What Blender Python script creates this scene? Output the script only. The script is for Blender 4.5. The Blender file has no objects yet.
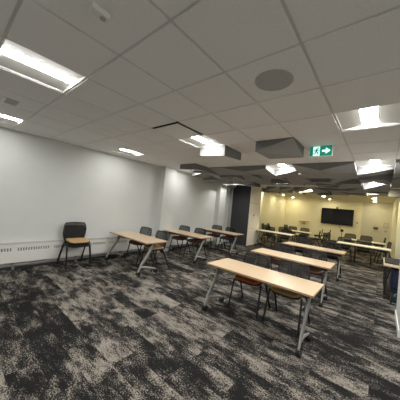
import bpy, bmesh, math, random
from mathutils import Vector, Matrix
C = bpy.context.scene.collection
rnd = random.Random(7)
PI = math.pi
# ------------------------------------------------------------------ materials
def mat(name, col, rough=.6, metal=0.0, emit=None, strength=0.0, noise=0.0, nscale=20, stretch=(1, 1, 1), bump=0.0, alpha=1.0):
    m = bpy.data.materials.new(name); m.use_nodes = True
    nt = m.node_tree; N = nt.nodes; L = nt.links
    b = N['Principled BSDF']
    b.inputs['Roughness'].default_value = rough
    b.inputs['Metallic'].default_value = metal
    b.inputs['Base Color'].default_value = (*col, 1)
    if noise or bump:
        tc = N.new('ShaderNodeTexCoord'); mp = N.new('ShaderNodeMapping'); mp.inputs['Scale'].default_value = stretch
        nz = N.new('ShaderNodeTexNoise'); nz.inputs['Scale'].default_value = nscale; nz.inputs['Detail'].default_value = 4
        L.new(tc.outputs['Object'], mp.inputs['Vector']); L.new(mp.outputs['Vector'], nz.inputs['Vector'])
        if noise:
            rp = N.new('ShaderNodeValToRGB')
            rp.color_ramp.elements[0].position = .3; rp.color_ramp.elements[1].position = .7
            rp.color_ramp.elements[0].color = (*[max(0, c * (1 - noise)) for c in col], 1)
            rp.color_ramp.elements[1].color = (*[min(1, c * (1 + noise)) for c in col], 1)
            L.new(nz.outputs['Fac'], rp.inputs['Fac']); L.new(rp.outputs['Color'], b.inputs['Base Color'])
        if bump:
            bp = N.new('ShaderNodeBump'); bp.inputs['Strength'].default_value = bump; bp.inputs['Distance'].default_value = .01
            L.new(nz.outputs['Fac'], bp.inputs['Height']); L.new(bp.outputs['Normal'], b.inputs['Normal'])
    if emit:
        b.inputs['Emission Color'].default_value = (*emit, 1); b.inputs['Emission Strength'].default_value = strength
    if alpha < 1: b.inputs['Alpha'].default_value = alpha
    return m

def carpet_mat():
    m = bpy.data.materials.new('carpet'); m.use_nodes = True
    nt = m.node_tree; N = nt.nodes; L = nt.links; b = N['Principled BSDF']
    b.inputs['Roughness'].default_value = .95
    b.inputs['Specular IOR Level'].default_value = .15
    tc = N.new('ShaderNodeTexCoord')
    br = N.new('ShaderNodeTexBrick')           # planks run along X
    br.offset = .5; br.inputs['Scale'].default_value = 1
    br.inputs['Brick Width'].default_value = 1.0; br.inputs['Row Height'].default_value = .25
    br.inputs['Mortar Size'].default_value = 0.0; br.inputs['Bias'].default_value = 0
    br.inputs['Color1'].default_value = (0, 0, 0, 1); br.inputs['Color2'].default_value = (1, 1, 1, 1)
    L.new(tc.outputs['Object'], br.inputs['Vector'])
    def noise(scale, stretch, detail, rough=.6):
        # the plank value shifts the noise, so that pattern breaks at plank edges
        mp = N.new('ShaderNodeMapping'); mp.inputs['Scale'].default_value = stretch
        ad = N.new('ShaderNodeVectorMath'); ad.operation = 'ADD'
        cx = N.new('ShaderNodeCombineXYZ'); mu = N.new('ShaderNodeMath'); mu.operation = 'MULTIPLY'; mu.inputs[1].default_value = 37.0
        L.new(br.outputs['Color'], mu.inputs[0]); L.new(mu.outputs[0], cx.inputs['Z'])
        L.new(tc.outputs['Object'], mp.inputs['Vector']); L.new(mp.outputs['Vector'], ad.inputs[0]); L.new(cx.outputs[0], ad.inputs[1])
        n = N.new('ShaderNodeTexNoise'); n.inputs['Scale'].default_value = scale; n.inputs['Detail'].default_value = detail; n.inputs['Roughness'].default_value = rough
        L.new(ad.outputs[0], n.inputs['Vector']); return n.outputs['Fac']
    def math_(op, a, bb, c=None):
        n = N.new('ShaderNodeMath'); n.operation = op
        for k, v in enumerate((a, bb, c)):
            if v is None: continue
            if isinstance(v, (int, float)): n.inputs[k].default_value = v
            else: L.new(v, n.inputs[k])
        return n.outputs[0]
    big = noise(3.4, (.8, 1.5, 1), 2)
    mid = noise(13, (.55, 1.5, 1), 3, .75)
    wn = N.new('ShaderNodeTexNoise'); wn.inputs['Scale'].default_value = 70; wn.inputs['Detail'].default_value = 2; wn.inputs['Roughness'].default_value = .8
    ms = N.new('ShaderNodeMapping'); ms.inputs['Scale'].default_value = (.8, 1.2, 1)
    L.new(tc.outputs['Object'], ms.inputs['Vector']); L.new(ms.outputs['Vector'], wn.inputs['Vector'])
    v = math_('MULTIPLY_ADD', math_('SUBTRACT', big, .5), 2.0, 0.0)
    v = math_('MULTIPLY_ADD', math_('SUBTRACT', mid, .5), 1.35, v)
    v = math_('MULTIPLY_ADD', math_('SUBTRACT', br.outputs['Color'], .5), .42, v)
    v = math_('MULTIPLY_ADD', math_('SUBTRACT', wn.outputs['Fac'], .5), 2.7, v)
    rp = N.new('ShaderNodeValToRGB'); cr = rp.color_ramp
    cr.elements[0].position = .30; cr.elements[0].color = CARPET_DARK
    cr.elements[1].position = .84; cr.elements[1].color = CARPET_LIGHT
    e = cr.elements.new(.52); e.color = CARPET_MID
    L.new(math_('ADD', v, CARPET_BIAS), rp.inputs['Fac'])
    L.new(rp.outputs['Color'], b.inputs['Base Color'])
    return m
CARPET_DARK = (.0105, .0102, .010, 1); CARPET_MID = (.042, .039, .0355, 1); CARPET_LIGHT = (.275, .246, .212, 1); CARPET_BIAS = .435

M = {}
M['carpet'] = carpet_mat()
M['wall'] = mat('white_paint', (.68, .695, .675), .55, noise=.015, nscale=3)
M['yellow'] = mat('cream_yellow_paint', (.86, .82, .61), .6, noise=.02, nscale=3)
M['board'] = mat('pale_grey_paint', (.68, .66, .55), .45, noise=.015, nscale=3)
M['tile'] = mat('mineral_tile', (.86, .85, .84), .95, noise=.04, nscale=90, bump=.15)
M['tbar'] = mat('white_grid_bar', (.70, .675, .65), .5)
M['plaster'] = mat('cream_plaster', (.82, .77, .62), .9, noise=.03, nscale=8)
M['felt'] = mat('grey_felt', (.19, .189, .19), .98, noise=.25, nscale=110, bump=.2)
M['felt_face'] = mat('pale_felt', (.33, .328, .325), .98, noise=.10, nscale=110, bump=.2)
M['white_metal'] = mat('white_enamel', (.80, .79, .75), .35)
M['reflector'] = mat('white_reflector', (.72, .71, .67), .5)
M['lens'] = mat('lamp_lens', (.9, .9, .85), .5, emit=(1, .985, .95), strength=78)
M['lens_mid'] = mat('medium_lamp_lens', (.9, .9, .85), .5, emit=(1, .99, .95), strength=38)
M['lens_dim'] = mat('soft_lamp_lens', (.9, .9, .85), .5, emit=(1, .995, .965), strength=26)
M['lens_warm'] = mat('warm_lamp_lens', (.9, .9, .8), .5, emit=(1, .90, .62), strength=95)
M['down'] = mat('downlight_lens', (.9, .9, .8), .5, emit=(1, .87, .57), strength=130)
M['black'] = mat('black_plastic', (.012, .012, .013), .45, noise=.1, nscale=60)
M['rod'] = mat('black_steel_rod', (.012, .012, .013), .35, metal=.3)
M['mesh'] = mat('black_mesh_fabric', (.034, .033, .033), .8, noise=.35, nscale=160, bump=.2, alpha=.8)
M['wood'] = mat('maple_laminate', (.60, .455, .30), .34, noise=.07, nscale=5, stretch=(.6, 9, 1))
M['pale'] = mat('lit_maple_laminate', (.84, .79, .66), .35, noise=.03, nscale=5, stretch=(.6, 9, 1))  # same maple as the other tops, paled to paint in the warm light
M['edge'] = mat('tan_edge_band', (.42, .27, .15), .5, noise=.08, nscale=9)
M['silver'] = mat('silver_paint', (.27, .265, .255), .4, metal=.35)
M['cast'] = mat('pale_cast_metal', (.36, .35, .33), .45, metal=.3)
M['dark_metal'] = mat('charcoal_metal', (.05, .05, .052), .5, metal=.3)
M['orange'] = mat('rust_orange_fabric', (.48, .13, .045), .9, noise=.15, nscale=90)
M['tan'] = mat('mustard_tan_fabric', (.47, .31, .14), .9, noise=.12, nscale=90)
M['pink'] = mat('dusty_rose_fabric', (.34, .17, .13), .9, noise=.12, nscale=90)
M['brown'] = mat('brown_fabric', (.17, .075, .05), .9, noise=.15, nscale=90)
M['blackfab'] = mat('black_fabric', (.018, .017, .018), .9, noise=.15, nscale=90)
M['charcoal'] = mat('charcoal_panel_fabric', (.040, .040, .044), .75, noise=.25, nscale=8, stretch=(6, 6, .3))
M['beige'] = mat('beige_laminate_panel', (.88, .83, .74), .45, noise=.02, nscale=4)
M['green'] = mat('exit_green', (.0, .2, .12), .4, emit=(.0, .20, .115), strength=.42)
M['signwhite'] = mat('exit_white', (.7, .85, .85), .4, emit=(.55, .95, .9), strength=.75)
M['grille'] = mat('grey_perforated', (.46, .455, .44), .8, noise=.2, nscale=200)
M['slot'] = mat('dark_slot', (.26, .25, .235), .9)
M['gap'] = mat('duct_black', (.05, .048, .045), .9)
M['screen'] = mat('tv_glass', (.006, .006, .008), .12)
M['blue'] = mat('navy_nylon', (.006, .011, .045), .6, noise=.3, nscale=12)
M['cyan'] = mat('turquoise_plastic', (.10, .42, .55), .4)
M['paper'] = mat('notice_paper', (.62, .58, .5), .7, noise=.2, nscale=40)
M['tanledge'] = mat('tan_wood', (.50, .36, .18), .6, noise=.1, nscale=10)
M['greystrip'] = mat('grey_seal', (.40, .40, .39), .7, noise=.05)

# ------------------------------------------------------------------ mesh helpers
def box(bm, x0, x1, y0, y1, z0, z1, mi=0, bev=0.0):
    vs = [bm.verts.new((x, y, z)) for z in (z0, z1) for y in (y0, y1) for x in (x0, x1)]
    fs = [bm.faces.new([vs[i] for i in q]) for q in ((0, 2, 3, 1), (4, 5, 7, 6), (0, 1, 5, 4), (2, 6, 7, 3), (0, 4, 6, 2), (1, 3, 7, 5))]
    for f in fs: f.material_index = mi
    if bev:
        es = list({e for f in fs for e in f.edges})
        bmesh.ops.bevel(bm, geom=es, offset=bev, segments=2, affect='EDGES', profile=.5)
def tube(bm, pts, r, n=8, sx=1.0, closed=False, cap=True):
    """swept tube along pts; r one radius or one per point; sx squashes it along local side axis"""
    P = [Vector(p) for p in pts]; k = len(P); rings = []
    rs = r if isinstance(r, (list, tuple)) else [r] * k
    for i in range(k):
        a = P[i - 1] if (i > 0 or closed) else P[i]; b = P[(i + 1) % k] if (i < k - 1 or closed) else P[i]
        t = (b - a).normalized()
        ref = Vector((1, 0, 0)) if abs(t.x) < .9 else Vector((0, 1, 0))
        u = (ref - t * ref.dot(t)).normalized(); w = t.cross(u)
        rings.append([bm.verts.new(P[i] + (u * math.cos(2 * PI * q / n) * sx + w * math.sin(2 * PI * q / n)) * rs[i]) for q in range(n)])
    m = k if closed else k - 1
    for i in range(m):
        A, B = rings[i], rings[(i + 1) % k]
        for q in range(n): bm.faces.new((A[q], A[(q + 1) % n], B[(q + 1) % n], B[q]))
    if cap and not closed:
        bm.faces.new(rings[0][::-1]); bm.faces.new(rings[-1])
def disc(bm, c, r, h, axis='z', n=20, bev=0):
    c = Vector(c); A = []; B = []
    for q in range(n):
        a = 2 * PI * q / n; x, y = math.cos(a) * r, math.sin(a) * r
        o, d = {'z': ((x, y, 0), (0, 0, h)), 'x': ((0, x, y), (h, 0, 0)), 'y': ((x, 0, y), (0, h, 0))}[axis]
        A.append(bm.verts.new(c + Vector(o))); B.append(bm.verts.new(c + Vector(o) + Vector(d)))
    for q in range(n): bm.faces.new((A[q], A[(q + 1) % n], B[(q + 1) % n], B[q]))
    bm.faces.new(A[::-1]); bm.faces.new(B)
def poly(bm, pts, mi=0):
    f = bm.faces.new([bm.verts.new(p) for p in pts]); f.material_index = mi; return f
def prism(bm, outline, f, d):
    """closed outline in 2D mapped by f(u,v,depth) -> xyz, extruded by d"""
    A = [bm.verts.new(f(u, v, 0)) for u, v in outline]; B = [bm.verts.new(f(u, v, d)) for u, v in outline]
    n = len(A)
    for i in range(n): bm.faces.new((A[i], A[(i + 1) % n], B[(i + 1) % n], B[i]))
    bm.faces.new(A[::-1]); bm.faces.new(B)
def obj(name, bm, ms, parent=None, smooth=False):
    bmesh.ops.recalc_face_normals(bm, faces=bm.faces[:])
    me = bpy.data.meshes.new(name); bm.to_mesh(me); bm.free()
    for m in (ms if isinstance(ms, (list, tuple)) else [ms]): me.materials.append(m if not isinstance(m, str) else M[m])
    if smooth:
        for p in me.polygons: p.use_smooth = True
        try: me.set_sharp_from_angle(angle=math.radians(40))
        except Exception: pass
    o = bpy.data.objects.new(name, me); C.objects.link(o)
    if parent: o.parent = parent
    return o
def tag(o, label, cat, group=None):
    o['label'] = label; o['category'] = cat
    if group: o['group'] = group
    return o
def thing(name, label, cat, loc=(0, 0, 0), rz=0, group=None):
    o = bpy.data.objects.new(name, None); C.objects.link(o); o.empty_display_size = .1
    o.location = loc; o.rotation_euler = (0, 0, rz)
    return tag(o, label, cat, group)
def struct(name, bm, ms, parent=None):
    o = obj(name, bm, ms, parent)
    if not parent: o['kind'] = 'structure'
    return o
def copy_tree(o, parent=None):
    c = o.copy(); C.objects.link(c)
    if parent: c.parent = parent
    for ch in o.children: copy_tree(ch, c)
    return c
def nb(): return bmesh.new()

# ------------------------------------------------------------------ measures
H = 2.836                      # ceiling height
TX, TY = .6041, .6159          # ceiling grid
OX, OY = -1.0855, .8473
XL = -5.75                     # left wall
YB = 17.2                      # back wall
XR = .45                       # right wall of the far room
XE, YS = 3.0, -1.6             # unseen right wall, wall behind the camera
Y17 = OY + 17 * TY             # where tiles end and the plaster ceiling starts
gx = lambda j: OX + j * TX
gy = lambda i: OY + i * TY

# ------------------------------------------------------------------ setting
bm = nb(); poly(bm, [(XL, YS, 0), (XE, YS, 0), (XE, YB, 0), (XL, YB, 0)]); struct('floor', bm, 'carpet')
YP = 9.1                       # partition pocket
bm = nb(); box(bm, XL - .12, XL, YS, YP + .1, 0, H + .2); struct('wall_left', bm, 'wall')
bm = nb(); box(bm, XL - .12, XL, YP + .1, YB, 0, H + .2); struct('wall_far_left', bm, 'yellow')
bm = nb(); box(bm, XL - .12, -.98, YB, YB + .12, 0, H + .2); struct('wall_back', bm, 'yellow')
bm = nb(); box(bm, -.98, XE, YB, YB + .12, 0, H + .2); struct('wall_back_grey', bm, 'board')
bm = nb(); box(bm, XR, XR + .15, 11.0, YB, 0, H + .2); struct('wall_right', bm, 'yellow')
bm = nb(); box(bm, XR + .15, XE, 11.0, 11.15, 0, H + .2); struct('wall_alcove', bm, 'yellow')
bm = nb(); box(bm, .30, .75, 4.55, 5.56, 0, H + .2); struct('wall_near_right', bm, 'wall')
bm = nb(); box(bm, .285, .30, 4.545, 5.575, 0, .10); box(bm, .285, .75, 5.56, 5.575, 0, .10); struct('baseboard_near_right', bm, 'wall')
bm = nb(); box(bm, XE, XE + .12, YS, YB, 0, H + .2); struct('wall_east', bm, 'wall')
bm = nb(); box(bm, XL, XE, YS - .12, YS, 0, H + .2); struct('wall_front', bm, 'wall')
for k, (y0, y1, m) in enumerate(((4.70, 5.19, 'wall'), (7.95, 8.45, 'wall'), (11.75, 12.4, 'yellow'))):
    bm = nb(); box(bm, XL, -5.53, y0, y1, 0, H + .1); struct('wall_column_%s' % ('near', 'middle', 'far')[k], bm, m)
# partition pocket: charcoal face, beige door leaves on the side
bm = nb(); box(bm, -5.58, -4.66, YP, 10.2, 0, H); struct('wall_partition', bm, 'charcoal')
bm = nb(); box(bm, XL, -5.58, YP - .02, YP + .2, 0, H); struct('trim_1', bm, 'greystrip')
dr = nb()
for z0, z1 in ((.02, .80), (.81, 1.98), (1.99, H - .02)): box(dr, -4.66, -4.635, YP + .01, 10.2, z0, z1, bev=.003)
dr = struct('door_1', dr, 'beige')
bm = nb(); box(bm, -4.635, -4.615, 9.55, 9.57, 1.38, 1.46); obj('door_handle', bm, 'dark_metal', dr)
bm = nb(); box(bm, -4.66, XE, 9.0, 9.42, H - .05, H + .1); struct('trim_2', bm, 'tbar')        # partition track in the ceiling
bm = nb(); box(bm, -.985, -.975, YB - .012, YB, 0, H); struct('trim_3', bm, 'board')
bm = nb()
box(bm, XL + .0, XR, YB - .015, YB, 0, .10); struct('baseboard_back', bm, 'dark_metal')

# ceiling
LIGHTS = {(-3, -1): 0, (-7, -1): 0, (1, -1): 0, (-7, 3): 0, (-3, 3): 0, (1, 3): 0, (-7, 7): 0, (-2, 7): 0, (1, 7): 0,
          (-7, 11): 0, (-3, 11): 0, (1, 11): 0, (-3, 15): 1, (1, 15): 1, (5, 3): 0, (5, -1): 0}
DIFF = (-3, 2)
solo = {(-1, 4): (.165, .0, .155, .165), (-3, 4): (.15, .19, .02, .15), (-6, 6): (.14, .17, .03, .12), (-5, 5): None}
fac = {}
J0, J1 = -8, 6
for i in range(7, 17):
    for j in range(J0, J1 + 1):
        if (j, i) in LIGHTS or i == 13: continue
        if j < -7 and i < 9: continue
        k = rnd.random(); a = rnd.uniform(.13, .21)
        pats = [(a, 0, a, a), (0, a, a, a), (a, a, 0, a), (a, a, a, 0), (a, a, .02, .02), (.02, .02, a, a), (a, .01, a, .01), (.01, a, .01, a)]
        fac[(j, i)] = pats[int(k * 8) % 8]
fac.update({(-1, 7): (.005, .16, .10, .14), (0, 7): (.16, .03, .13, .12), (-3, 7): (.15, .08, .13, .15), (1, 8): (.17, .05, .13, .04), (-2, 8): (.17, .03, .14, .02),
            (-4, 7): (.05, .15, .14, .15), (-3, 12): (.17, .02, .10, .1), (2, 7): (.05, .05, .15, .15), (1, 16): (.15, .06, .1, .1), (-3, 16): (.15, .05, .1, .1)})
for q in ((-5, 11), (-4, 11), (-5, 12), (-4, 12), (-3, 12), (-2, 12), (-2, 11)): fac[q] = (.05, .02, .0, .05)  # shallow drops, shaped to let lamp light reach the beige door
for k, v in solo.items():
    if v: fac[k] = v
inset = .012
bm = nb()
imin, imax = -4, 16
for i in range(imin, imax + 1):
    for j in range(J0, J1 + 1):
        x0, x1, y0, y1 = max(gx(j), XL), min(gx(j + 1), XE), gy(i), gy(i + 1)
        if y1 < YS or x0 >= x1: continue
        if (j, i) in LIGHTS or (j, i) == DIFF: continue
        poly(bm, [(x0, y0, H), (x0, y1, H), (x1, y1, H), (x1, y0, H)], 1)
        if (j, i) in fac or i == 13: continue
        z = H - .012
        a, b, c, d = x0 + inset, x1 - inset, y0 + inset, y1 - inset
        poly(bm, [(a, c, z), (a, d, z), (b, d, z), (b, c, z)], 0)
        for (p, q) in (((a, c), (b, c)), ((b, c), (b, d)), ((b, d), (a, d)), ((a, d), (a, c))):
            poly(bm, [(*p, z), (*q, z), (*q, H), (*p, H)], 0)
poly(bm, [(XL, Y17, H), (XL, YB, H), (XE, YB, H), (XE, Y17, H)], 2)
box(bm, XL - .12, XE + .12, YS - .12, YB + .12, H + .14, H + .2, 1)
struct('ceiling', bm, ['tile', 'tbar', 'plaster'])

# faceted felt tiles
for (j, i), (nl, nr, fl, fr) in fac.items():
    x0, x1, y0, y1 = max(gx(j), XL + .01) + .004, min(gx(j + 1), XE) - .004, gy(i) + .004, gy(i + 1) - .004
    if i == 12: y1 = min(y1, 8.99 - .01)
    if x1 - x0 < .1: continue
    if j <= -6 and 13 <= i <= 15: continue
    cx, cy = (x0 + x1) / 2, (y0 + y1) / 2
    bm = nb()
    top = [bm.verts.new((x - cx, y - cy, 0)) for x, y in ((x0, y0), (x1, y0), (x1, y1), (x0, y1))]
    low = [bm.verts.new((x - cx, y - cy, -d - .012)) for x, y, d in ((x0, y0, nl), (x1, y0, nr), (x1, y1, fr), (x0, y1, fl))]
    bm.faces.new(top)
    for q in range(4): bm.faces.new((top[q], top[(q + 1) % 4], low[(q + 1) % 4], low[q]))
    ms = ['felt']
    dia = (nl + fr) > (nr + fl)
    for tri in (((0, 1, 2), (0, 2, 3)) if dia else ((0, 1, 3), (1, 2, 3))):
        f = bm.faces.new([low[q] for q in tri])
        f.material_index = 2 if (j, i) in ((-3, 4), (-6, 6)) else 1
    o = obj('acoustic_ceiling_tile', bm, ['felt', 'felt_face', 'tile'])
    o.location = (cx, cy, H - .0005)
    if (j, i) == (-1, 4): tag(o, 'lone grey faceted felt ceiling block just left of the exit sign', 'acoustic tile')
    elif (j, i) == (-3, 4): tag(o, 'hanging ceiling block with a white-lit near side behind the middle troffer light', 'acoustic tile')
    elif (j, i) == (-6, 6): tag(o, 'dark grey ceiling block nearest the white left wall', 'acoustic tile')
    elif i <= 12: tag(o, 'grey faceted felt tile in the canopy of ceiling tiles before the partition track', 'acoustic tile', 'faceted felt tiles before the track')
    else: tag(o, 'grey faceted felt tile on the ceiling beyond the partition track', 'acoustic tile', 'faceted felt tiles beyond the track')

# troffer lights
LIGHT_LABEL = {
    (-3, -1): 'large bright recessed troffer light at the upper left of the ceiling', (-7, -1): 'bright recessed light cut by the left photo edge above the white wall',
    (-7, 3): 'thin bright recessed light along the top of the left wall at its middle', (-3, 3): 'bright recessed light beside the square air diffuser',
    (1, 3): 'wide bright recessed light at the right photo edge above the exit sign', (-7, 7): 'small bright recessed light behind the dark block near the left wall',
    (-2, 7): 'bright white recessed light in the felt tiles left of the lone grey block', (1, 7): 'bright recessed light in the felt tiles right of the exit sign',
    (-3, 11): 'small recessed light low in the felt tiles near the beige door', (-3, 15): 'yellowish recessed light beyond the track on the left',
    (1, 15): 'yellowish recessed light beyond the track on the right', (-7, 11): 'recessed light hidden among felt tiles before the charcoal partition',
    (1, 11): 'recessed light hidden among felt tiles just before the track', (1, -1): 'unseen recessed light added overhead beside the camera', (5, 3): 'unseen recessed light added past the right wall end', (5, -1): 'unseen recessed light added behind the viewer on the right'}  # last three lamps are added out of view to brighten floor and ceiling
def troffer(j, i, warm):
    t = thing('ceiling_light', LIGHT_LABEL[(j, i)], 'ceiling light', (gx(j) + TX / 2, gy(i) + TY / 2, H))
    a, b = TX / 2 - .003, TY / 2 - .003
    bm = nb()
    w = .012
    box(bm, -a, a, -b, -b + w, -.006, .1); box(bm, -a, a, b - w, b, -.006, .1)
    box(bm, -a, -a + w, -b + w, b - w, -.006, .1); box(bm, a - w, a, -b + w, b - w, -.006, .1)
    box(bm, -a, a, -b, b, .1, .11)
    obj('frame', bm, 'white_metal', t)
    for s in (-1, 1):
        bm = nb(); n = 5; pts = []
        for q in range(n + 1):
            u = q / n; pts.append((s * (a - w - u * (a - w - .076)), -.002 + .030 * u))
        for q in range(n):
            (p0, z0), (p1, z1) = pts[q], pts[q + 1]
            poly(bm, [(p0, -b + w, z0), (p1, -b + w, z1), (p1, b - w, z1), (p0, b - w, z0)])
        bmesh.ops.remove_doubles(bm, verts=bm.verts[:], dist=1e-5)
        obj('reflector', bm, 'reflector', t, True)
    bm = nb(); n = 6
    for q in range(n):
        a0, a1 = PI * q / n, PI * (q + 1) / n
        p = [(math.cos(x) * .078, .029 - .004 * math.sin(x)) for x in (a0, a1)]
        poly(bm, [(p[0][0], -b + w, p[0][1]), (p[1][0], -b + w, p[1][1]), (p[1][0], b - w, p[1][1]), (p[0][0], b - w, p[0][1])])
    obj('diffuser', bm, 'lens_warm' if warm else ('lens_dim' if i < 6 else 'lens_mid') if j == -7 else 'lens', t)
for (j, i), wm in LIGHTS.items(): troffer(j, i, wm)

# round downlights in the plaster ceiling
DL = [(-5.12, 12.3, 'round downlight nearest the yellow left wall and the beige door'), (-5.1, 14.6, 'second round downlight along the yellow left wall'),
      (-5.05, 16.5, 'round downlight in the far left corner of the yellow room'), (-2.68, 12.2, 'round downlight left of the large screen, nearest of its row'),
      (-2.67, 14.3, 'round downlight left of the large screen, middle of its row'), (-2.7, 16.4, 'round downlight just above the large screen'),
      (-.37, 14.2, 'nearer round downlight at the right of the yellow room'), (-.38, 16.3, 'farther round downlight at the right before the grey back wall')]
for x, y, lb in DL:
    t = thing('downlight', lb, 'ceiling light', (x, y, H), group='round downlights in the plaster ceiling')
    bm = nb(); n = 20
    ri = [[bm.verts.new((math.cos(2 * PI * q / n) * r, math.sin(2 * PI * q / n) * r, z)) for q in range(n)] for r, z in ((.11, 0), (.105, -.008), (.085, -.008))]
    for A, B in zip(ri, ri[1:]):
        for q in range(n): bm.faces.new((A[q], A[(q + 1) % n], B[(q + 1) % n], B[q]))
    obj('trim_ring', bm, 'white_metal', t)
    bm = nb(); disc(bm, (0, 0, -.007), .086, .005); obj('lens', bm, 'down', t)

# ceiling fittings
t = thing('air_diffuser', 'square white ceiling air diffuser plate with dark gap around it', 'air diffuser', (gx(-3) + TX / 2, gy(2) + TY / 2, H))
bm = nb(); a, b = TX / 2 - .004, TY / 2 - .004
box(bm, -a, a, -b, b, .09, .1); box(bm, -a, a, -b, -b + .01, -.004, .1); box(bm, -a, a, b - .01, b, -.004, .1); box(bm, -a, -a + .01, -b, b, -.004, .1); box(bm, a - .01, a, -b, b, -.004, .1)
obj('duct_box', bm, 'gap', t)
bm = nb(); box(bm, -.272, .272, -.278, .278, -.024, -.016, bev=.003); obj('plate', bm, 'white_metal', t)
bm = nb(); tube(bm, [(0, 0, -.018), (0, 0, .095)], .02); obj('neck', bm, 'dark_metal', t)
t = thing('ceiling_vent', 'small flat grey ceiling vent with white end bars near the left photo edge', 'vent', (-3.9, .535, H - .012))
bm = nb(); box(bm, -.12, .12, -.065, .065, -.006, 0); obj('grille', bm, 'grille', t)
for s in (-1, 1):
    bm = nb(); box(bm, -.13, .13, s * .083 - .018, s * .083 + .018, -.014, 0, bev=.003); obj('end_bar', bm, 'white_metal', t)
def ceiling_disc(name, lb, cat, x, y, r, m):
    t = thing(name, lb, cat, (x, y, H - .012))
    bm = nb(); n = 28
    ri = [[bm.verts.new((math.cos(2 * PI * q / n) * rr, math.sin(2 * PI * q / n) * rr, z)) for q in range(n)] for rr, z in ((r * 1.06, 0), (r * 1.05, -.008), (r * .98, -.01))]
    for A, B in zip(ri, ri[1:]):
        for q in range(n): bm.faces.new((A[q], A[(q + 1) % n], B[(q + 1) % n], B[q]))
    obj('rim', bm, m, t)
    bm = nb(); disc(bm, (0, 0, -.009), r * .985, .004, n=n); obj('grille_cover', bm, m, t)
ceiling_disc('ceiling_speaker', 'large round grey speaker grille set in a ceiling tile', 'speaker', gx(.49), gy(1.51), .15, 'grille')
ceiling_disc('ceiling_speaker', 'faint pale round speaker grille on the ceiling above the left wall', 'speaker', -3.92, 1.79, .14, 'tile')
t = thing('smoke_detector', 'small white detector box on the ceiling at the top photo edge', 'detector', (-1.40, .55, H - .012), .0)
bm = nb(); box(bm, -.03, .03, -.055, .055, -.035, 0, bev=.006); obj('housing', bm, 'white_metal', t)
bm = nb(); disc(bm, (.0, .02, -.041), .018, .012, n=14); obj('lens', bm, 'grille', t)
for x, y, lb in ((-3.89, 1.17, 'tiny ceiling sprinkler nearest the left wall'), (-2.67, 1.81, 'tiny ceiling sprinkler before the air diffuser'), (-.21, 4.95, 'tiny ceiling sprinkler above the right felt-framed light')):
    t = thing('sprinkler', lb, 'sprinkler', (x, y, H - .009))
    bm = nb(); disc(bm, (0, 0, -.006), .03, .006, n=14); obj('escutcheon', bm, 'white_metal', t)
    bm = nb(); tube(bm, [(0, 0, -.006), (0, 0, -.018)], .008); disc(bm, (0, 0, -.020), .016, .003, n=12); obj('deflector', bm, 'white_metal', t)

# exit sign
t = thing('exit_sign', 'green running man exit sign with right arrow hanging under the ceiling', 'exit sign', (-.825, 3.88, 2.645), math.radians(-1))
bm = nb(); box(bm, -.172, .172, 0, .05, 0, .183, bev=.004); obj('housing', bm, 'white_metal', t)
bm = nb(); box(bm, -.158, .158, -.006, .0, .014, .169); obj('face', bm, 'green', t)
Fy = lambda u, v, d: (u, -.0065 - d, v)
bm = nb(); prism(bm, [(.022, .075), (.075, .075), (.075, .04), (.142, .0915), (.075, .143), (.075, .108), (.022, .108)], Fy, .003)
obj('arrow', bm, 'signwhite', t)
# doorway in white with running man cut in green over it
bm = nb(); prism(bm, [(-.108, .018), (-.01, .018), (-.01, .165), (-.108, .165)], Fy, .002); obj('doorway', bm, 'signwhite', t)
bm = nb(); Fm = lambda u, v, d: (u, -.009 - d, v)
def limb(pts, w):
    for (x0, y0), (x1, y1) in zip(pts, pts[1:]):
        dx, dy = x1 - x0, y1 - y0; l = math.hypot(dx, dy); nx, ny = -dy / l * w, dx / l * w
        prism(bm, [(x0 + nx, y0 + ny), (x0 - nx, y0 - ny), (x1 - nx, y1 - ny), (x1 + nx, y1 + ny)], Fm, .002)
prism(bm, [(-.04 + .013 * math.cos(a * PI / 6), .14 + .013 * math.sin(a * PI / 6)) for a in range(12)], Fm, .002)
limb([(-.05, .125), (-.064, .08)], .014)
limb([(-.05, .118), (-.022, .10), (-.015, .115)], .006); limb([(-.056, .12), (-.088, .112), (-.092, .09)], .006)
limb([(-.062, .082), (-.034, .068), (-.04, .035)], .008); limb([(-.066, .08), (-.078, .052), (-.104, .048)], .008)
obj('running_figure', bm, 'green', t)
bm = nb(); box(bm, -.02, .02, .01, .04, .183, .19); obj('mounting_bracket', bm, 'white_metal', t)

# baseboard heaters along left wall
def heater(y0, y1, lb, slots):
    L = y1 - y0
    t = thing('baseboard_heater', lb, 'heater', (XL, y0, 0))
    bm = nb(); box(bm, .0, .085, 0, L, .15, .375, bev=.004); box(bm, .0, .06, 0, L, .375, .46); box(bm, .0, .085, 0, L, .46, .54, bev=.004); obj('cover', bm, 'white_metal', t)
    bm = nb(); box(bm, .0, .095, 0, L, .54, .553, bev=.003); obj('top_cap', bm, 'grille', t)
    bm = nb(); box(bm, .06, .085, 0, L, .375, .385); box(bm, .06, .085, 0, L, .452, .46)
    y = 0.0
    k = 0
    while y < L - .03:
        w = .10 if k % 13 == 0 else .020
        box(bm, .06, .085, y, min(y + w, L), .385, .452); y += w + .024; k += 1
    obj('grille', bm, 'white_metal', t)
    bm = nb(); box(bm, .0601, .062, 0.01, L - .01, .386, .451); obj('grille_backing', bm, 'slot', t)
    bm = nb(); tube(bm, [(.03, 0, .09), (.03, L, .09)], .022, 10)
    obj('pipe', bm, 'silver', t)
    yy = .25
    while yy < L:
        bm = nb(); box(bm, .0, .06, yy, yy + .04, 0, .15); yy += 1.2
        obj('bracket', bm, 'silver', t)
heater(YS + .02, 4.68, 'long white baseboard heater behind the lone chair stack on the left wall', 1)
heater(5.21, 7.93, 'white baseboard heater between the wall columns behind the left tables', 1)
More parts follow.
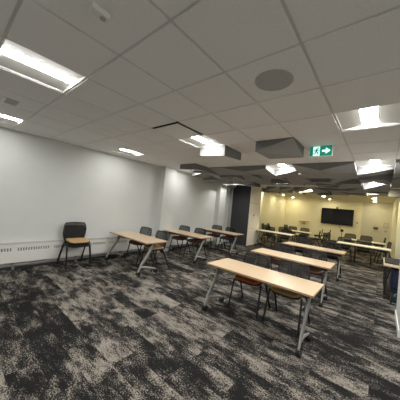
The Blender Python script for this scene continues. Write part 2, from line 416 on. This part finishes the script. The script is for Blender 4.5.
bm = nb(); box(bm, XL, XL + .012, YS, 4.68, 0, .05); box(bm, XL, XL + .012, 5.21, 7.93, 0, .05); struct('baseboard_left', bm, 'dark_metal')

# ------------------------------------------------------------------ tables
def make_table(top):
    t = thing('flip_top_table', '', 'table')
    bm = nb(); box(bm, -.81, .81, -.32, .32, .708, .735, bev=.004)
    tp = obj('tabletop', bm, top, t)
    bm = nb()
    for a, b, c, d in ((-.8135, -.8105, -.3235, .3235), (.8105, .8135, -.3235, .3235), (-.81, .81, -.3235, -.3205), (-.81, .81, .3205, .3235)): box(bm, a, b, c, d, .709, .7335)
    obj('edge_band', bm, 'edge' if top == 'wood' else 'pale', t)
    bm = nb(); box(bm, -.70, .70, -.10, -.03, .635, .695, bev=.006); obj('beam', bm, 'dark_metal', t)
    for s in (-1, 1):
        x = s * .72
        bm = nb(); box(bm, x - .022, x + .022, -.25, .22, .685, .707, bev=.004); box(bm, x - s * .17 - .19, x - s * .17 + .19, -.13, .0, .625, .70, bev=.01); obj('top_bracket', bm, 'dark_metal', t)
        bm = nb(); pts = []
        for q in range(9):
            u = q / 8; pts.append((x, -.06 - .275 * u + .03 * math.sin(u * PI), .68 - .46 * u))
        tube(bm, pts, [.044 - .012 * q / 8 for q in range(9)], 10, .6)
        lg = obj('leg', bm, 'silver', t, True)
        bm = nb()
        tube(bm, [(x, -.325, .235), (x, -.352, .17), (x, -.385, .10), (x, -.395, .078)], [.027, .028, .024, .018], 10, .6)
        tube(bm, [(x, -.34, .185), (x, -.26, .175), (x, -.15, .155), (x, -.02, .12), (x, .06, .098), (x, .08, .08)], [.026, .025, .022, .019, .018, .014], 10, .7)
        obj('foot', bm, 'cast', t, True)
        for yy in (-.395, .08):
            cs = nb(); disc(cs, (x - .03, yy + .012, .042), .042, .024, 'x', 16); disc(cs, (x + .006, yy + .012, .042), .042, .024, 'x', 16)
            tube(cs, [(x - .006, yy + .012, .036), (x + .006, yy + .012, .036)], .012)
            tube(cs, [(x, yy, .085), (x, yy, .06)], .014)
            obj('caster', cs, 'black', t, True)
    return t
tab = {'wood': make_table('wood'), 'pale': make_table('pale')}
used = set()
TABLES = [
    (-1.385, 3.275, 0, 'wood', 'nearest maple flip-top table in the right column, in the foreground'),
    (-1.5, 5.10, .5, 'wood', 'second maple flip-top table back in the right column'),
    (-1.54, 7.36, .8, 'wood', 'third maple flip-top table back in the right column'),
    (-4.73, 3.32, -.5, 'wood', 'nearest maple flip-top table in the left column by the white wall'),
    (-4.74, 5.20, .8, 'wood', 'middle maple flip-top table in the left column by the white wall'),
    (-4.74, 7.12, 0, 'wood', 'last maple flip-top table in the left column before the charcoal partition'),
    (-3.79, 10.2, 0.0, 'pale', 'bright-lit maple table beside the beige door at the front of the yellow room'),
    (-.5, 10.38, 1.0, 'pale', 'long bright-lit maple table at the right of the yellow room'),
    (-3.65, 12.85, 0, 'pale', 'bright-lit maple table farther back at the left of the yellow room'),
    (-.62, 12.75, 0, 'pale', 'farthest bright-lit maple table at the right, below the grey wall'),
]
for x, y, r, m, lb in TABLES:
    if m not in used: t = tab[m]; used.add(m)
    else: t = copy_tree(tab[m])
    t.location = (x, y, 0); t.rotation_euler = (0, 0, math.radians(r)); t['label'] = lb; t['group'] = 'flip-top training tables'

# ------------------------------------------------------------------ chairs (front towards -Y)
def make_chair(seat):
    t = thing('stacking_chair', '', 'chair')
    n = 24; out = []; yc = -.025
    for q in range(n):      # rounded seat outline, superellipse
        a = 2 * PI * q / n; c, s = math.cos(a), math.sin(a)
        out.append((math.copysign(abs(c) ** .45, c) * .222, math.copysign(abs(s) ** .45, s) * .20))
    def loft(levels, name, m):
        bm = nb(); rings = []
        for sc, z in levels:
            rings.append([bm.verts.new((x * sc, y * sc + yc, z - .02 * max(0, -(y + .08)) / .12)) for x, y in out])
        for A, B in zip(rings, rings[1:]):
            for q in range(n): bm.faces.new((A[q], A[(q + 1) % n], B[(q + 1) % n], B[q]))
        bm.faces.new(rings[-1]); bm.faces.new(rings[0][::-1])
        obj(name, bm, m, t, True)
    loft(((.93, .505), (1, .515), (1, .527), (.96, .540), (.7, .545)), 'seat', seat)
    loft(((.80, .478), (.97, .486), (1.0, .503), (.9, .506)), 'seat_shell', 'black')
    # back: hexagonal outline, curved
    def bp(u, z): return (u, .155 + (z - .50) * .11 + .035 * (1 - (u / .24) ** 2), z)
    pr = [(.52, .172), (.525, .178), (.605, .216), (.74, .245), (.835, .230), (.892, .207), (.902, .20)]
    oc = [(-w_, z_) for z_, w_ in pr[1:6]] + [(0, .902)] + [(w_, z_) for z_, w_ in pr[5:0:-1]] + [(0, .52)]
    ring = []
    for (a, b), (c, d) in zip(oc, oc[1:] + oc[:1]):
        for q in range(3): ring.append(bp(a + (c - a) * q / 3, b + (d - b) * q / 3))
    bm = nb(); tube(bm, ring, .013, 6, closed=True); obj('back_frame', bm, 'black', t, True)
    bm = nb(); nz, nu = 8, 10; g = []
    def wid(z):
        for (a, b), (c, d) in zip(pr, pr[1:]):
            if a <= z <= c: return b + (d - b) * (z - a) / (c - a)
        return .2
    for k in range(nz + 1):
        z = 0.525 + .37 * k / nz; w = wid(z)
        g.append([bm.verts.new(Vector(bp(-w + 2 * w * q / nu, z))) for q in range(nu + 1)])
    fs = []
    for k in range(nz):
        for q in range(nu): fs.append(bm.faces.new((g[k][q], g[k][q + 1], g[k + 1][q + 1], g[k + 1][q])))
    bmesh.ops.solidify(bm, geom=fs, thickness=.006)
    obj('backrest', bm, 'mesh', t, True)
    for s in (-1, 1):
        bm = nb(); tube(bm, [(s * .20, .0, .478), (s * .205, .12, .478), (s * .19, .165, .50), (s * .178, .178, .555), (s * .178, .187, .64)], .011, 8); obj('back_upright', bm, 'rod', t, True)
        bm = nb(); tube(bm, [(s * .20, -.06, .478), (s * .238, -.10, .472), (s * .246, -.125, .41), (s * .26, -.215, .012)], .015, 8)
        disc(bm, (s * .26, -.215, 0), .017, .014, n=10); obj('leg', bm, 'rod', t, True)
        bm = nb(); tube(bm, [(s * .20, .06, .478), (s * .238, .09, .472), (s * .248, .12, .41), (s * .264, .31, .012)], .015, 8)
        disc(bm, (s * .264, .31, 0), .017, .014, n=10); obj('leg', bm, 'rod', t, True)
        bm = nb(); tube(bm, [(s * .205, -.15, .474), (s * .205, .12, .474)], .010, 6); obj('side_rail', bm, 'rod', t, True)
    return t
chair0 = {}
def chair(seat, x, yb, label, deg=0, z=0, group='stacking chairs at the training tables', off=True):
    if seat not in chair0: t = chair0[seat] = make_chair(seat)
    else: t = copy_tree(chair0[seat])
    t.location = (x, yb - (.26 if off else 0), z); t.rotation_euler = (0, 0, math.radians(deg)); t['label'] = label; t['group'] = group
    return t
chair('orange', -1.68, 3.82, 'black mesh chair with rust orange seat at the nearest right table', 1)
chair('tan', -1.05, 3.83, 'black mesh chair with mustard tan seat at the nearest right table', -2)
chair('pink', -1.84, 5.68, 'black mesh chair with dusty rose seat, left one at the second right table', 2)
chair('pink', -1.12, 5.62, 'black mesh chair with dusty rose seat, right one at the second right table', -1)
chair('blackfab', -1.92, 7.95, 'dark chair, left one at the third right table', 1)
chair('blackfab', -1.14, 7.95, 'dark chair, right one at the third right table', -2)
chair('brown', -5.04, 3.87, 'black chair nearest the white wall at the nearest left table', 2)
chair('tan', -4.34, 3.84, 'black chair with mustard tan seat at the nearest left table', -4)
chair('brown', -5.16, 5.56, 'black chair with brown seat, nearer the wall at the middle left table', 1)
chair('brown', -4.55, 5.66, 'black chair with brown seat, farther from the wall at the middle left table', -2)
chair('brown', -5.11, 7.42, 'black chair nearer the wall at the last left table', 1)
chair('brown', -4.51, 7.50, 'black chair nearer the charcoal partition at the last left table', -1)
far = 'black chairs in the yellow room'
chair('blackfab', -4.25, 10.82, 'black chair under the bright-lit table beside the beige door, left one', 3, group=far)
chair('blackfab', -3.45, 10.82, 'black chair under the bright-lit table beside the beige door, right one', -3, group=far)
chair('blackfab', -1.13, 10.93, 'black mesh chair at the long bright-lit table, left of two', 0, group=far)
chair('blackfab', -.49, 10.93, 'black mesh chair at the long bright-lit table, right of two', 0, group=far)
chair('blackfab', -4.05, 13.75, 'black chair behind the farther left bright-lit table, left of two', 0, group=far)
chair('blackfab', -3.38, 13.75, 'black chair behind the farther left bright-lit table, right of two', 0, group=far)
chair('blackfab', -1.22, 14.0, 'black mesh chair behind the farthest right bright-lit table, left of two', 0, group=far)
chair('blackfab', -.55, 14.0, 'black mesh chair behind the farthest right bright-lit table, right of two', 0, group=far)
chair('blackfab', -5.32, 12.75, 'black chair seen from the side at the yellow left wall, nearer one', 100, group=far, off=False)
chair('blackfab', -5.28, 13.45, 'black chair seen from the side at the yellow left wall, farther one', 95, group=far, off=False)
chair('blackfab', -4.75, 11.9, 'black chair turned sideways between the two left bright-lit tables', 70, group=far, off=False)
chair('blackfab', -4.55, 14.5, 'black chair turned sideways in the far left of the yellow room', 80, group=far, off=False)
chair('blackfab', -4.0, 12.1, 'black chair with its back to us before the farther left bright-lit table', 180, group=far, off=False)
chair('blackfab', -2.55, 12.4, 'black chair turned sideways at the right end of the farther left bright-lit table', -75, group=far, off=False)
chair('blackfab', -2.85, 14.6, 'black chair turned sideways left of the large screen, nearer one', -80, group=far, off=False)
chair('blackfab', -2.55, 15.3, 'black chair turned sideways left of the large screen, farther one', -85, group=far, off=False)
chair('blackfab', -1.85, 11.95, 'black chair turned sideways under the large screen, nearer one', 80, group=far, off=False)
chair('blackfab', -1.8, 12.65, 'black chair turned sideways under the large screen, farther one', 85, group=far, off=False)
chair('blackfab', -.02, 14.4, 'black chair turned sideways in front of the grey back wall', -85, group=far, off=False)
chair('blackfab', .1, 11.75, 'black chair turned sideways at the right end of the long bright-lit table', -80, group=far, off=False)
chair('blackfab', .50, 8.1, 'black chair cut by the right photo edge behind the wood-topped cart', -60, group=far, off=False)
stack = 'two chairs stacked by the heater'
chair('blackfab', -5.40, 2.15, 'lower chair of the stack of two by the baseboard heater', 90, group=stack, off=False)
chair('tan', -5.385, 2.15, 'upper chair of the stack by the heater, with tan seat', 90, z=.078, group=stack, off=False)

# ------------------------------------------------------------------ far wall objects
YW = YB
t = thing('wall_screen', 'large black flat screen on the yellow back wall', 'screen', (-2.33, YW - .09, 1.74), math.radians(0))
W2, H2 = .915, .53
bm = nb(); box(bm, -W2, W2, 0, .05, -H2, H2, bev=.008); obj('casing', bm, 'black', t)
bm = nb(); box(bm, -W2 + .02, W2 - .02, -.004, 0.001, -H2 + .025, H2 - .02); obj('display', bm, 'screen', t)
bm = nb(); box(bm, -.25, .25, .05, .09, -.2, .2); obj('wall_mount', bm, 'dark_metal', t)
t = thing('conference_camera', 'small black camera on top of the large screen', 'camera', (-2.35, YW - .07, 1.74 + H2))
bm = nb(); box(bm, -.06, .06, -.03, .03, 0, .025, bev=.004); obj('base', bm, 'black', t)
bm = nb(); disc(bm, (0, -.045, .065), .05, .09, 'y', 16); obj('lens_head', bm, 'black', t)
t = thing('wall_box', 'small black box on the grey back wall', 'box', (-.27, YW, 1.2))
bm = nb(); box(bm, -.11, .11, -.08, 0, 0, .12, bev=.006); obj('case', bm, 'black', t)
bm = nb(); box(bm, -.09, .09, -.083, -.08, .02, .1); obj('front_panel', bm, 'dark_metal', t)
t = thing('notice', 'framed paper notice on the grey wall beside the yellow corner', 'notice', (.2, YW, 1.34))
bm = nb(); box(bm, -.11, .11, -.02, 0, 0, .30, bev=.003); obj('frame', bm, 'silver', t)
bm = nb(); box(bm, -.09, .09, -.022, -.02, .02, .28); obj('sheet', bm, 'paper', t)
bm = nb(); box(bm, -.06, .06, -.02, 0, 0, .12, bev=.004); o = tag(obj('thermostat', bm, 'grille'), 'small grey control box under the notice on the grey wall', 'thermostat'); o.location = (.2, YW + .004, 1.08)
bm = nb(); box(bm, -.05, .05, -.012, 0, 0, .09, bev=.004); o = tag(obj('switch_plate', bm, 'greystrip'), 'pale switch plate just right of the large screen', 'switch'); o.location = (-1.2, YW, 1.42)
t = thing('wall_ledge', 'faint tan wooden ledge on the yellow back wall left of the screen', 'shelf', (-4.35, YW, 1.05))
bm = nb(); box(bm, -.33, .33, -.10, 0, .12, .15, bev=.004); obj('board', bm, 'tanledge', t)
bm = nb(); box(bm, -.10, .10, -.10, 0, -.05, .02, bev=.004); obj('small_block', bm, 'edge', t)
bm = nb(); box(bm, -.03, .03, -.04, 0, .02, .12); obj('bracket', bm, 'tanledge', t)
t = thing('gooseneck_stand', 'black floor stand with a curved gooseneck below the large screen', 'stand', (-1.83, 15.9, 0))
bm = nb(); disc(bm, (0, 0, 0), .16, .02, n=20); obj('base', bm, 'black', t)
bm = nb(); tube(bm, [(0, 0, .02), (0, 0, .86)], .015); obj('pole', bm, 'black', t)
bm = nb(); disc(bm, (0, -.05, .92), .085, .10, 'y', 18); obj('head', bm, 'black', t)
bm = nb(); tube(bm, [(.0, 0, .86), (-.06, 0, .98), (-.13, 0, 1.10), (-.15, 0, 1.22), (-.10, 0, 1.30), (-.02, 0, 1.27), (.03, 0, 1.18)], .014, 8); obj('gooseneck', bm, 'dark_metal', t)
bm = nb(); disc(bm, (-.06, 0, 0), .02, .04, 'y', 10); o = tag(obj('wall_sensor', bm, 'white_metal'), 'tiny white sensor high in the right corner of the grey wall', 'sensor'); o.location = (.33, YW - .045, 2.42)

# cart at the right
t = thing('utility_cart', 'black framed cart with a wood top at the right photo edge', 'cart', (.47, 7.12, 0))
bm = nb(); box(bm, -.38, .38, -.62, .62, .715, .75, bev=.004); obj('top', bm, 'wood', t)
bm = nb(); box(bm, -.34, .34, -.58, .58, .18, .205, bev=.003); obj('lower_shelf', bm, 'black', t)
for sx in (-1, 1):
    for sy in (-1, 1):
        bm = nb(); box(bm, sx * .33 - .025, sx * .33 + .025, sy * .57 - .025, sy * .57 + .025, .07, .715, bev=.004); obj('post', bm, 'black', t)
        bm = nb(); disc(bm, (sx * .33 - .015, sy * .57, .035), .035, .03, 'x', 14); tube(bm, [(sx * .33, sy * .57, .07), (sx * .33, sy * .57, .04)], .01); obj('caster', bm, 'black', t)
bm = nb(); box(bm, -.335, -.325, .05, .54, .22, .71); obj('side_panel', bm, 'dark_metal', t)
bm = nb(); box(bm, -.36, .36, -.45, .6, .751, .765, bev=.004); o = tag(obj('folder', bm, 'blackfab'), 'flat black case lying on top of the wood-topped cart', 'case'); o.location = (.47, 7.2, 0)
def bag(name, lb, loc, sx, sy, sz, m, trim):
    t = thing(name, lb, 'bag', loc)
    bm = nb(); box(bm, -sx, sx, -sy, sy, 0, sz); bmesh.ops.subdivide_edges(bm, edges=bm.edges[:], cuts=3, use_grid_fill=True)
    for v in bm.verts:
        f = 1 - .16 * (v.co.z / sz - .4) ** 2 * 2
        q = (abs(v.co.x / sx) * abs(v.co.y / sy)) ** 2
        v.co.x *= f * (1 - .12 * q); v.co.y *= f * (1 - .12 * q)
    obj('body', bm, m, t, True)
    bm = nb(); tube(bm, [(-sx * .4, -sy * .3, sz * .98), (-sx * .3, -sy * .3, sz + .05), (sx * .3, -sy * .3, sz + .05), (sx * .4, -sy * .3, sz * .98)], .01, 6); obj('handle', bm, trim, t, True)
    bm = nb(); box(bm, -sx * .7, sx * .7, -sy - .006, -sy + .01, sz * .12, sz * .22); obj('trim_strip', bm, trim, t)
bag('tote_bag', 'navy blue bag on the lower shelf of the wood-topped cart', (.40, 6.84, .205), .19, .24, .44, 'blue', 'blue')
bag('tote_bag', 'dark bag with turquoise trim on the carpet before the cart', (.345, 6.33, 0), .12, .11, .16, 'blackfab', 'cyan')

# ------------------------------------------------------------------ camera
cam = bpy.data.cameras.new('camera'); co = bpy.data.objects.new('camera', cam); C.objects.link(co)
R = Vector((0.76422328, 0.63781032, 0.09571194)); U = Vector((-0.0614255, -0.07574807, 0.99523321)); F = Vector((-0.64202001, 0.76645954, 0.01871062))
mw = Matrix((R, U, -F)).transposed().to_4x4(); mw.translation = Vector((0, 0, 1.70)); co.matrix_world = mw
cam.sensor_width = 36; cam.lens = 218.66 / 400 * 36; cam.clip_start = .02; cam.clip_end = 100
S = bpy.context.scene; S.camera = co
w = bpy.data.worlds.new('world'); S.world = w; w.use_nodes = True
w.node_tree.nodes['Background'].inputs[0].default_value = (.05, .05, .05, 1); w.node_tree.nodes['Background'].inputs[1].default_value = .2
S.view_settings.view_transform = 'Standard'; S.view_settings.look = 'None'; S.view_settings.gamma = 1; S.view_settings.use_curve_mapping = False
S.view_settings.exposure = 0.66
try:
    S.cycles.use_denoising = True
    S.cycles.max_bounces = 8; S.cycles.diffuse_bounces = 6; S.cycles.sample_clamp_indirect = 6
except Exception: pass
